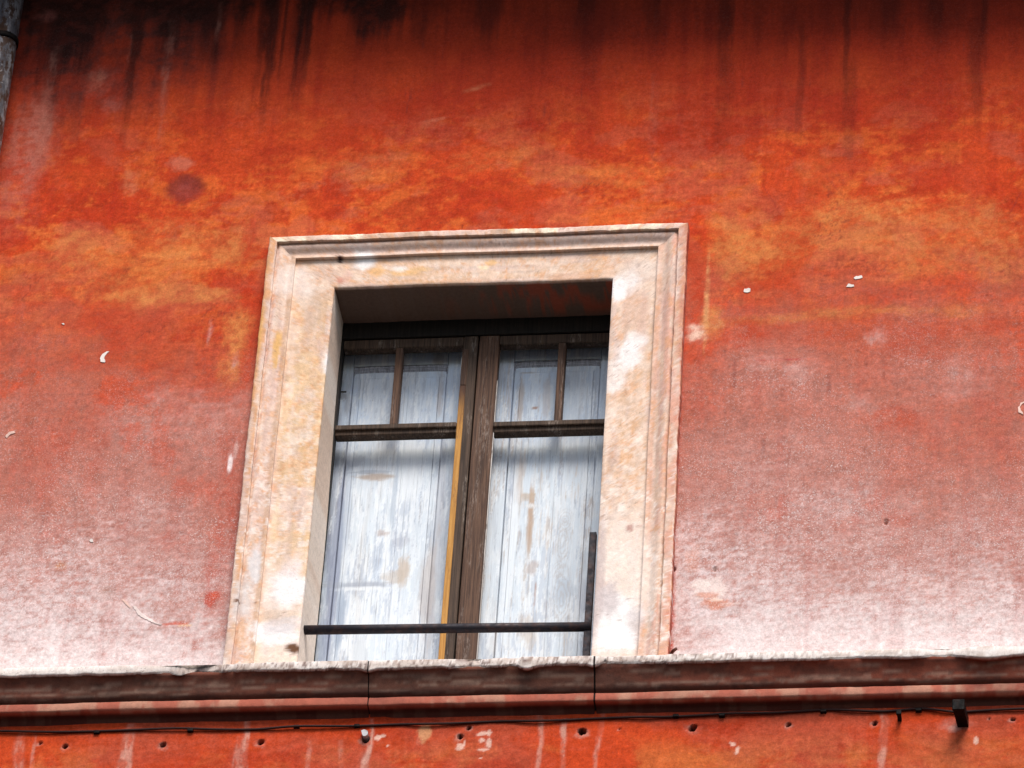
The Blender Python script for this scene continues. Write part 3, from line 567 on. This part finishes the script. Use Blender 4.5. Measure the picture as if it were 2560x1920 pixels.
def frame_member(name, side):
    m = len(FPa)
    if side == 'lintel':
        n = 300; s = np.repeat(np.linspace(0, 1, n), m); k = np.tile(np.arange(m), n); u = FPa[k, 0]
        xa = FX0 + u * (0 - FX0); xb = FX1 + u * (1 - FX1); Xg = xa + (xb - xa) * s; Zz = FZT * (1 - u); flip = False
    else:
        n = 380; s = np.repeat(np.linspace(0, 1, n), m); k = np.tile(np.arange(m), n); u = FPa[k, 0]
        Xg = FX0 * (1 - u) if side == 'left' else FX1 + u * (1 - FX1)
        zt = FZT * (1 - u); Zz = zt + (LEDGE + .004 - zt) * s; flip = side == 'left'
        Zz = Zz; flip = not flip if False else flip
    h = FPa[k, 1]; L = Xg if side == 'lintel' else Zz
    wob = (fbm(L, L * 0, .35, 1, 3, 130) - .5); rg = fbm(L, u * .24, .03, .03, 4, 131, .7) - .5
    edge = np.exp(-((u - .06) / .07) ** 2) + .7 * np.exp(-((u - .985) / .02) ** 2) * (k < NB) + .5 * np.exp(-((u - .39) / .02) ** 2)
    cor = ss(.36, .44, u) * ss(-.06, .0, Zz) * np.maximum(ss(.05, -.01, Xg), ss(.95, 1.01, Xg)); wob = wob * (1 - cor); rg = rg * (1 - cor)
    Y = -(h + wob * .004 + rg * (.0008 + .0018 * edge))
    e2 = (rg * .005 + (fbm(L, L * 0 + 2, .02, 1, 4, 132) - .5) * .002) * ((k <= 8) * 1.0 + (k >= NB - 3) * .5) + wob * .006
    if side == 'lintel': Zz = Zz + e2
    else: Xg = Xg + e2 * (1 - (k >= NB - 3) * .5)
    if side == 'left': Xg = Xg + (k >= NB) * np.clip((k - NB) / 5, 0, 1) * .012 * ss(-.2, -1.0, Zz)
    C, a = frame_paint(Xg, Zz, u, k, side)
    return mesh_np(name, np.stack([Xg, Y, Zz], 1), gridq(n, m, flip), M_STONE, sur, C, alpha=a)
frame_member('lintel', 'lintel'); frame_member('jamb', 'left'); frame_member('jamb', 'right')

# sill slab of the opening, lying on the ledge
xs = np.linspace(at(690, 1655, -.07)[0], .998, 240); pr = np.array([(.30, .020), (-.02, .020), (-.066, .018), (-.071, .013), (-.072, .002), (-.06, -.002)])
Xg = np.repeat(xs, len(pr)); k = np.tile(np.arange(len(pr)), len(xs))
Yg = pr[k, 0] + (fbm(Xg, Xg * 0, .05, 1, 4, 140) - .5) * .008 * (k < 5) * (k > 1); Zg = LEDGE + pr[k, 1] + (fbm(Xg, Xg * 0, .2, 1, 3, 141) - .5) * .004 + (np.clip((Xg - .6) / .4, 0, 1) * .000)
Pp = Paint(Xg, Zg, (.60, .57, .56)); Pp.lay((.72, .70, .70), ss(.45, .6, fbm(Xg, Xg * 0, .12, 1, 4, 142)) * .8); Pp.lay((.36, .28, .27), ss(.6, .7, fbm(Xg, Zg, .05, .01, 4, 143)) * .5)
mesh_np('window_sill', np.stack([Xg, Yg, Zg], 1), gridq(len(xs), len(pr), True), M_STONE, house, Pp.C, alpha=Xg * 0 + .1)
# dim room behind the window
MB().add([(-.4, .012, -2.2), (1.4, .012, -2.2), (1.4, 2.0, -2.2), (-.4, 2.0, -2.2), (-.4, .012, .6), (1.4, .012, .6), (1.4, 2.0, .6), (-.4, 2.0, .6)],
         [[0, 1, 2, 3], [4, 5, 6, 7], [2, 3, 7, 6], [0, 3, 7, 4], [1, 2, 6, 5]]).build('room_shell', M_ROOM, house)
# the eaves above, out of the picture, that shade and soot the top of the wall
roof = part('roof', house)
EV, EO = 1.55, .52
MB().box(-7.3, 8.3, -EO, .3, EV, EV + .04, .004).build('eaves_soffit', M_EAVE, roof)
MB().add([(-7.4, -EO - .08, EV + .05), (8.4, -EO - .08, EV + .05), (8.4, 6, EV + 2.4), (-7.4, 6, EV + 2.4), (-7.4, -EO - .08, EV + .11), (8.4, -EO - .08, EV + .11), (8.4, 6, EV + 2.46), (-7.4, 6, EV + 2.46)],
         [[0, 1, 2, 3], [4, 5, 6, 7], [0, 1, 5, 4], [2, 3, 7, 6], [0, 3, 7, 4], [1, 2, 6, 5]]).build('roof_tiles', M_TILE, roof)

# ------------------------------------------------------------------ window: casements and inner shutters
win = thing('window', (.5, .22, LEDGE), 'weathered brown casement window with closed peeling pale blue shutters behind its panes', 'window')
CY = .205                                              # front of the casement frames
zt0 = -.001; zt1 = at(1190, 838, CY)[2]; zt2 = at(1190, 862, CY)[2]
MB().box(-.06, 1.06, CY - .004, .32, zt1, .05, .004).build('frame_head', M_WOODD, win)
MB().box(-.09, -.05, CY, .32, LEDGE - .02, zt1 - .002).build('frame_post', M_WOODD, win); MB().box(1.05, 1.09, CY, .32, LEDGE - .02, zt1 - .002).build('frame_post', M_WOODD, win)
xm = at(1178, 1100, CY)[0]
ztr1 = at(970, 1061, CY)[2]; ztr0 = at(970, 1085, CY)[2]; dz = ztr1 - at(1374, 1052, CY)[2]
def casement(x0, x1, name, lw, rw, bar, drop, woods, lab):
    c = part('casement', win); c['label'] = lab
    zb = LEDGE + .01; d0, d1 = CY, CY + .042
    MB().box(x0, x0 + lw, d0, d1, zb, zt1 - .003, .004).build('stile', woods[0], c); MB().box(x1 - rw, x1, d0, d1, zb, zt1 - .003, .004).build('stile', woods[1], c)
    xa, xb = x0 + lw + .0005, x1 - rw - .0005
    MB().box(xa, xb, d0 + .002, d1, zt2, zt1 - .004, .004).build('top_rail', M_WOOD, c)
    MB().box(xa, xb, d0 + .002, d1, zb, zb + .07, .004).build('bottom_rail', M_WOOD, c)
    t = MB().box(xa, xb, d0 + .001, d1, ztr0 + drop, ztr1 + drop, .004); t.box(xa + .001, xb - .001, d0 - .010, d0 + .012, ztr0 + drop - .002 + .02, ztr1 + drop - .004, .003)
    t.build('transom_bar', M_WOOD, c)
    MB().box(bar - .013, bar + .013, d0 + .001, d1, ztr1 + drop + .0005, zt2 - .0005, .004).build('glazing_bar', M_WOOD2, c)
    for a, b, z0, z1 in ((xa, bar - .0135, ztr1 + drop, zt2), (bar + .0135, xb, ztr1 + drop, zt2), (xa, xb, zb + .07, ztr0 + drop)):
        MB().add([(a, d0 + .026, z0), (b, d0 + .026, z0), (b, d0 + .026, z1), (a, d0 + .026, z1)], [[0, 1, 2, 3]]).build('glass_pane', M_GLASS, c)
    return c, xa, xb
sw = .050
barL = at(991, 960, CY)[0]; barR = at(1399, 960, CY)[0]
cl, la, lb = casement(-.05, xm - .0025, 'casement', .058, .052, barL, 0, (M_WOODD, M_WOOD), 'left leaf with an ochre strip along its inner edge')
cr_, ra, rb = casement(xm + .0025, 1.05, 'casement', .072, .058, barR, -dz, (M_WOOD2, M_WOODD), 'right leaf with a wider brown stile')
zo = at(1143, 965, CY)[2]
MB().box(lb - .001, lb + .0205, CY - .004, CY + .01, LEDGE + .012, zo, .003).build('ochre_strip', M_OCHRE, cl)
MB().box(lb - .001, lb + .021, CY - .004, CY + .01, zo + .001, zt2 - .02, .003).build('glazing_bead', M_WOOD2, cl)
# putty left along the panes
M_PUT = mat_wood('old_white_putty', (.34, .30, .27), (.55, .52, .49), (.08, .05, .04), 1.0, 9.0)
MB().box(lb - .004, lb, CY + .004, CY + .012, ztr1 + .25, zt2 - .05, .001).build('putty_line', M_PUT, cl)
MB().box(ra, ra + .0035, CY + .004, CY + .012, LEDGE + .15, zt2 - .16, .001).build('putty_line', M_PUT, cr_)

SY = .292                                              # face of the shutters
zs_top = at(1100, 880, SY)[2]
def board_paint(X, Z, right, dirty):
    P = Paint(X, Z, (.69, .735, .78)); P.y = SY
    fib = fbm(X, Z, .0045, .30, 5, 200, .7); f2 = fbm(X, Z, .016, .30, 5, 201, .65); f3 = fbm(X, Z, .05, .35, 5, 202, .6); iso = fbm(X, Z, .05, .09, 6, 203, .7)
    P.lay((.82, .83, .84), ss(.43, .56, f3 * .5 + iso * .4 + fib * .1) * .9)
    P.lay((.46, .54, .66), ss(.52, .64, f2 * .35 + f3 * .3 + iso * .35) * .6)
    P.lay((.28, .32, .40), ss(.55, .66, f2 * .45 + fib * .3 + iso * .25) * (.55 + .4 * dirty))
    P.lay((.40, .45, .54), (.25 + .45 * ss(.40, .60, f3)) * dirty)
    P.lay((.27, .27, .31), dirty * ss(.48, .60, fib * .4 + f2 * .6) * .7)
    up_ = ss(-.75, -.30, Z); P.lay((.56, .66, .80), up_ * (.35 + .4 * ss(.4, .6, iso)))
    br = ss(.55 - .045 * right, .66 - .045 * right, f2 * .40 + iso * .25 + fbm(X, Z, .03, .22, 5, 205) * .35) * ss(.40, .55, fib)
    P.lay((.54, .41, .31), br * (.28 + .25 * right)); P.lay((.62, .57, .53), ss(.54, .66, fbm(X, Z, .04, .5, 5, 206)) * .25)
    fl = fbm(X, Z, .018, .10, 6, 207, .75); P.lay((.84, .86, .88), ss(.53, .57, fl * .7 + f2 * .3) * .6); P.lay((.40, .45, .54), ss(.565, .62, fbm(X, Z, .012, .11, 6, 208, .75) * .65 + f3 * .35) * .5)
    P.scale(.96 + .12 * fib)
    if not right:
        for px, py, w, h, c, a in ((836, 1400, 30, 420, (.26, .29, .40), .8), (850, 1120, 24, 160, (.36, .40, .50), .6), (1095, 1300, 24, 500, (.46, .46, .50), .5), (930, 1190, 90, 14, (.46, .33, .24), .8), (925, 1178, 80, 8, (.32, .35, .42), .6), (1010, 1420, 26, 70, (.58, .45, .34), .8), (985, 1440, 60, 30, (.55, .45, .36), .6), (1000, 1350, 40, 40, (.36, .37, .44), .5), (950, 1330, 20, 14, (.45, .33, .28), .6), (965, 1332, 18, 10, (.5, .38, .32), .5),
                                   (890, 1462, 140, 16, (.36, .38, .44), .7), (900, 1470, 130, 7, (.84, .85, .86), .9), (850, 1540, 22, 150, (.36, .42, .52), .85), (865, 1300, 26, 230, (.40, .46, .56), .5), (840, 1180, 12, 200, (.34, .36, .42), .5), (1030, 1170, 60, 130, (.82, .84, .86), .7), (985, 1240, 12, 160, (.42, .48, .56), .6),
                                   (1070, 1500, 40, 240, (.50, .42, .38), .6), (880, 1150, 50, 30, (.42, .44, .50), .5), (1095, 900, 30, 30, (.40, .32, .28), .4), (1100, 990, 14, 120, (.50, .40, .34), .5), (870, 1010, 16, 60, (.28, .29, .34), .5), (860, 990, 14, 20, (.14, .12, .12), .5)):
            P.blob(px, py, w, h, c, a, .4, 1.0, 0, .012)
    else:
        for px, py, w, h, c, a in ((1328, 1270, 12, 110, (.52, .34, .22), .85), (1318, 1240, 40, 16, (.52, .38, .26), .7), (1325, 1320, 14, 110, (.50, .33, .22), .75), (1300, 1210, 20, 150, (.60, .46, .36), .6), (1330, 1420, 30, 30, (.48, .36, .30), .6), (1338, 1475, 6, 60, (.40, .22, .16), .7), (1330, 1262, 30, 10, (.84, .83, .82), .8), (1320, 1580, 40, 80, (.56, .45, .36), .6),
                                   (1280, 1350, 26, 300, (.83, .85, .87), .7), (1400, 1440, 60, 160, (.62, .68, .74), .5), (1410, 1480, 50, 60, (.42, .47, .54), .5), (1455, 1480, 18, 120, (.48, .48, .52), .6), (1300, 1020, 14, 120, (.52, .38, .28), .6), (1335, 1018, 14, 6, (.40, .22, .15), .9), (1320, 930, 40, 6, (.5, .42, .38), .6), (1365, 990, 16, 90, (.55, .46, .42), .5), (1440, 1000, 80, 160, (.52, .60, .70), .5)):
            P.blob(px, py, w, h, c, a, .4, 1.0, 0, .012)
        for px, py, rx, rz in ((1412, 1300, .020, .040), (1408, 1360, .022, .075), (1396, 1425, .018, .030), (1402, 1500, .030, .12), (1330, 1268, .020, .05)):
            x0, _, z0 = at(px, py, SY); d = np.sqrt(((X - x0) / rx) ** 2 + ((Z - z0) / rz) ** 2) + (iso - .5) * .9
            P.lay((.44, .36, .32), (.5 + .5 * np.sin(d * 17)) ** 2 * (1 - ss(.8, 1.7, d)) * .42)
    return P.C
def board(name, x0, x1, y0, y1, z0, z1, parent, right, dirty=0.0, c=.0022):
    nx = max(6, int((x1 - x0) / .0030)); nz = max(6, int((z1 - z0) / .0055))
    xg = np.concatenate([[x0, x0, x0 + c * .3], np.linspace(x0 + c, x1 - c, nx), [x1 - c * .3, x1, x1]]); zg = np.concatenate([[z0, z0, z0 + c * .3], np.linspace(z0 + c, z1 - c, nz), [z1 - c * .3, z1, z1]])
    XX, ZZ = np.meshgrid(xg, zg, indexing='ij'); I, J = np.meshgrid(np.arange(len(xg)), np.arange(len(zg)), indexing='ij')
    e = np.minimum(np.minimum(I, len(xg) - 1 - I), np.minimum(J, len(zg) - 1 - J)); YY = np.where(e == 0, y1, np.where(e == 1, y0 + c, np.where(e == 2, y0 + c * .3, y0)))
    X, Z = XX.ravel(), ZZ.ravel(); Y = YY.ravel() + (fbm(X, Z, .06, .3, 3, 210) - .5) * .0016
    return mesh_np(name, np.stack([X, Y, Z], 1), gridq(len(xg), len(zg)), M_BOARD, parent, board_paint(X, Z, right, dirty))
def shutter(x0, x1, xl, xr, zg, zl, right, lab):
    s = part('shutter', win); s['label'] = lab; zb = LEDGE + .012
    g = .0014
    board('stile', x0, xl - g, SY, SY + .026, zb, zs_top, s, right, .9 if not right else .35); board('stile', xr + g, x1, SY, SY + .026, zb, zs_top, s, right, .6 if not right else .2)
    board('top_rail', xl + .0002, xr - .0002, SY + .001, SY + .026, zg + .004, zs_top - .001, s, right, .4); board('bottom_rail', xl + .0002, xr - .0002, SY + .001, SY + .026, zb, zb + .09, s, right, .4)
    # sunk panel with a raised field of two boards, beads round it
    board('panel', xl, xr, SY + .016, SY + .024, zb + .092, zg - .002, s, right, .5)
    e = .028 * (xr - xl) / .34; w = (xr - xl - 2 * e) * (.56 if right else .62)
    board('board', xl + e, xl + e + w - .0002, SY + .004, SY + .0178, zb + .12, zl, s, right, 0, .0010); board('board', xl + e + w + .0002, xr - e, SY + .0042, SY + .0178, zb + .12, zl, s, right, .10, .0010)
    board('bead', xl + .0035, xl + e - .0010, SY + .006, SY + .0178, zb + .12, zl + .012, s, right, .35, .0015); board('bead', xr - e + .0010, xr - .0035, SY + .006, SY + .0178, zb + .12, zl + .012, s, right, .35, .0015)
    board('bead', xl + .004, xr - .004, SY + .006, SY + .0178, zl + .0015, zg - .024, s, right, .3, .0015)
    t = MB(); N = 24                                       # curved moulding under the top rail
    for j, (dzz, r) in enumerate(((-.003, .006), (-.013, .005), (-.021, .004))):
        pts = []
        for i in range(N + 1):
            u = i / N; k = min(u, 1 - u) / .16; dd = -.010 * (1 - min(1, k)) ** 1.5
            pts.append((xl + .003 + (xr - xl - .006) * u, SY + .002 + .004 * j, zg + dzz + dd))
        t.tube(pts, r, 8)
    t.build('moulding', M_MOULD, s, True)
    return s
M_MOULD = mat_wood('grey_worn_moulding', (.10, .10, .12), (.28, .29, .33), (.5, .5, .52), .5, 3.0)
zgL = at(1000, 915, SY)[2]; zlL = at(1000, 944, SY)[2]; zgR = at(1330, 903, SY)[2]; zlR = at(1330, 930, SY)[2]
shutter(-.045, xm - .008, at(884, 830 + 100, SY)[0], at(1121, 900, SY)[0], zgL, zlL, 0, 'left shutter, blue grey and streaked')
shutter(xm - .004, 1.045, at(1287, 900, SY)[0], at(1500, 950, SY)[0], zgR, zlR, 1, 'right shutter with bare brown grain showing')
MB().box(-.05, 1.05, SY + .03, SY + .05, LEDGE, .04, .001).build('shutter_backing', M_WOODD, win)
pl = MB().tube([(x_, SY - .001, z_) for x_, z_ in [(at(835, 926, SY)[0], at(835, 926, SY)[2]), (at(858, 928, SY)[0], at(858, 928, SY)[2])]], .006, 8); pl.build('hinge', M_BLACK, win)
pl = MB().tube([(x_, SY - .001, z_) for x_, z_ in [(at(832, 980, SY)[0], at(832, 980, SY)[2]), (at(866, 980, SY)[0], at(866, 980, SY)[2])]], .003, 8); pl.build('hinge', M_BLACK, win)

# ------------------------------------------------------------------ iron guard rail in the opening
RY = .045
pL = at(762, 1575, RY); pR = at(1478, 1567, RY)
rail = thing('guard_rail', (.5, RY, LEDGE), 'dark iron guard bar with one flat upright across the foot of the window', 'railing')
MB().tube([(-.012, RY, pL[2]), (.25, RY, pL[2] * .75 + pR[2] * .25), (.6, RY, pL[2] * .4 + pR[2] * .6), (pR[0], RY, pR[2])], .0168, 16).build('bar', M_IRON, rail, True)
xu = at(1475.5, 1450, RY - .004)[0]
MB().box(xu - .012, xu + .012, RY - .004, RY + .018, LEDGE + .02, at(1488, 1331, RY)[2], .002).build('upright', M_IRON, rail)

# ------------------------------------------------------------------ drainpipe
px_, _, pz_ = at(58, 0, -.085); R_ = .052; xp = px_ - R_
pipe = thing('drainpipe', (xp, -.085, -12.5), 'stained grey metal drainpipe running down beside the sooty corner of the wall', 'drainpipe')
MB().tube([(xp, -.085, -12.5), (xp, -.085, -6), (xp, -.085, 0), (xp, -.085, 1.54)], R_, 28).build('pipe', M_PIPE, pipe, True)
for zc in (at(48, 84, -.13)[2], at(48, 84, -.13)[2] - 2.6):
    MB().tube([(xp, -.085, zc - .012), (xp, -.085, zc - .010), (xp, -.085, zc + .010), (xp, -.085, zc + .012)], [R_ + .001, R_ + .006, R_ + .006, R_ + .001], 28).build('collar', M_BLACK, pipe, True)
    MB().tube([(xp, .02, zc), (xp, -.04, zc)], .008, 8).build('collar_pin', M_BLACK, pipe)

# ------------------------------------------------------------------ cable under the ledge
cab_px = [(-260, 1832), (-80, 1829), (0, 1827), (140, 1828.5), (289, 1825.5), (434, 1821), (545, 1823), (640, 1822), (740, 1817), (874, 1815), (989, 1810), (1060, 1810.5), (1134, 1808), (1250, 1801.5), (1340, 1802.5), (1402, 1800), (1504, 1794), (1600, 1792.5), (1663, 1791), (1760, 1786), (1823, 1783),
          (1940, 1780), (2059, 1773), (2130, 1776), (2209, 1777.5), (2295, 1770), (2345, 1774), (2392, 1778), (2470, 1774), (2560, 1771.5), (2720, 1768)]
ctl = []
for i, (u, v) in enumerate(cab_px):
    x, _, z = at(u, v, -.010); ctl.append(Vector((x, min(-.006, wall_y(x, z) - .007 + .003 * math.sin(i * 2.1)), z)))
pts = []
for i in range(len(ctl) - 1):
    p0, p1, p2, p3 = ctl[max(i - 1, 0)], ctl[i], ctl[i + 1], ctl[min(i + 2, len(ctl) - 1)]
    for j in range(6):
        t = j / 6; pts.append(.5 * ((2 * p1) + (p2 - p0) * t + (2 * p0 - 5 * p1 + 4 * p2 - p3) * t * t + (3 * p1 - p0 - 3 * p2 + p3) * t ** 3))
cable = thing('cable', tuple(ctl[0]), 'thin dark cable sagging along the red wall just under the ledge', 'cable')
MB().tube(pts, .0042, 8).build('wire', M_CABLE, cable, True)
for u, v in ((742, 1815), (893, 1813), (1690, 1788), (1805, 1786), (2059, 1776), (2297, 1773), (242, 1829), (476, 1824)):
    x, y, z = at(u, v, -.012); MB().box(x - .011, x + .009, -.014, .012, z - .006, z + .005, .002).build('clip', M_BLACK, cable)
# ------------------------------------------------------------------ ironwork left in the wall
def iron_bar(name, pr, pt, w, label, cat):
    r = at(*pr, 0.0)
    # the free end lies on the sight line of pt at the bar's own length
    best = min((abs(at(*pt, -d)[2] - r[2]), d) for d in [i * .002 for i in range(10, 130)])
    d = best[1]; e = at(*pt, -d)
    o = thing(name, r, label, cat)
    m = MB(); hw = w / 2
    v = []
    for (x, y, z) in ((r[0], .03, r[2]), (e[0], -d, e[2])):
        v += [(x - hw, y, z - hw), (x + hw, y, z - hw), (x + hw, y, z + hw), (x - hw, y, z + hw)]
    m.add(v, [[0, 1, 2, 3], [4, 5, 6, 7], [0, 1, 5, 4], [1, 2, 6, 5], [2, 3, 7, 6], [3, 0, 4, 7]])
    m.build('shank', M_BLACK, o)
    MB().box(e[0] - hw - .002, e[0] + hw + .002, -d - .004, -d + .006, e[2] - hw - .002, e[2] + hw + .002, .002).build('end_face', M_BLACK, o)
    return o
iron_bar('iron_bracket', (2410, 1806), (2396, 1762), .036, 'thick square black iron stub jutting from the lower wall near the right edge', 'bracket')
iron_bar('iron_peg', (2250, 1800), (2247, 1781), .013, 'thin short iron peg left of the thick iron stub, below the cable', 'peg')
hk = at(1683, 1627, -.02)
nail = thing('iron_nail', hk, 'rusty bent nail at the foot of the window frame, right side above the ledge', 'nail')
MB().tube([(hk[0] - .012, .01, hk[2] + .004), (hk[0], -.02, hk[2]), (hk[0] + .012, -.03, hk[2] + .002)], [.006, .006, .005], 10).build('nail_shank', mat_iron('rust', (.16, .05, .03), (.05, .02, .015), .6), nail, True)
for o in bpy.data.objects:
    if '_o' in o: del o['_o']
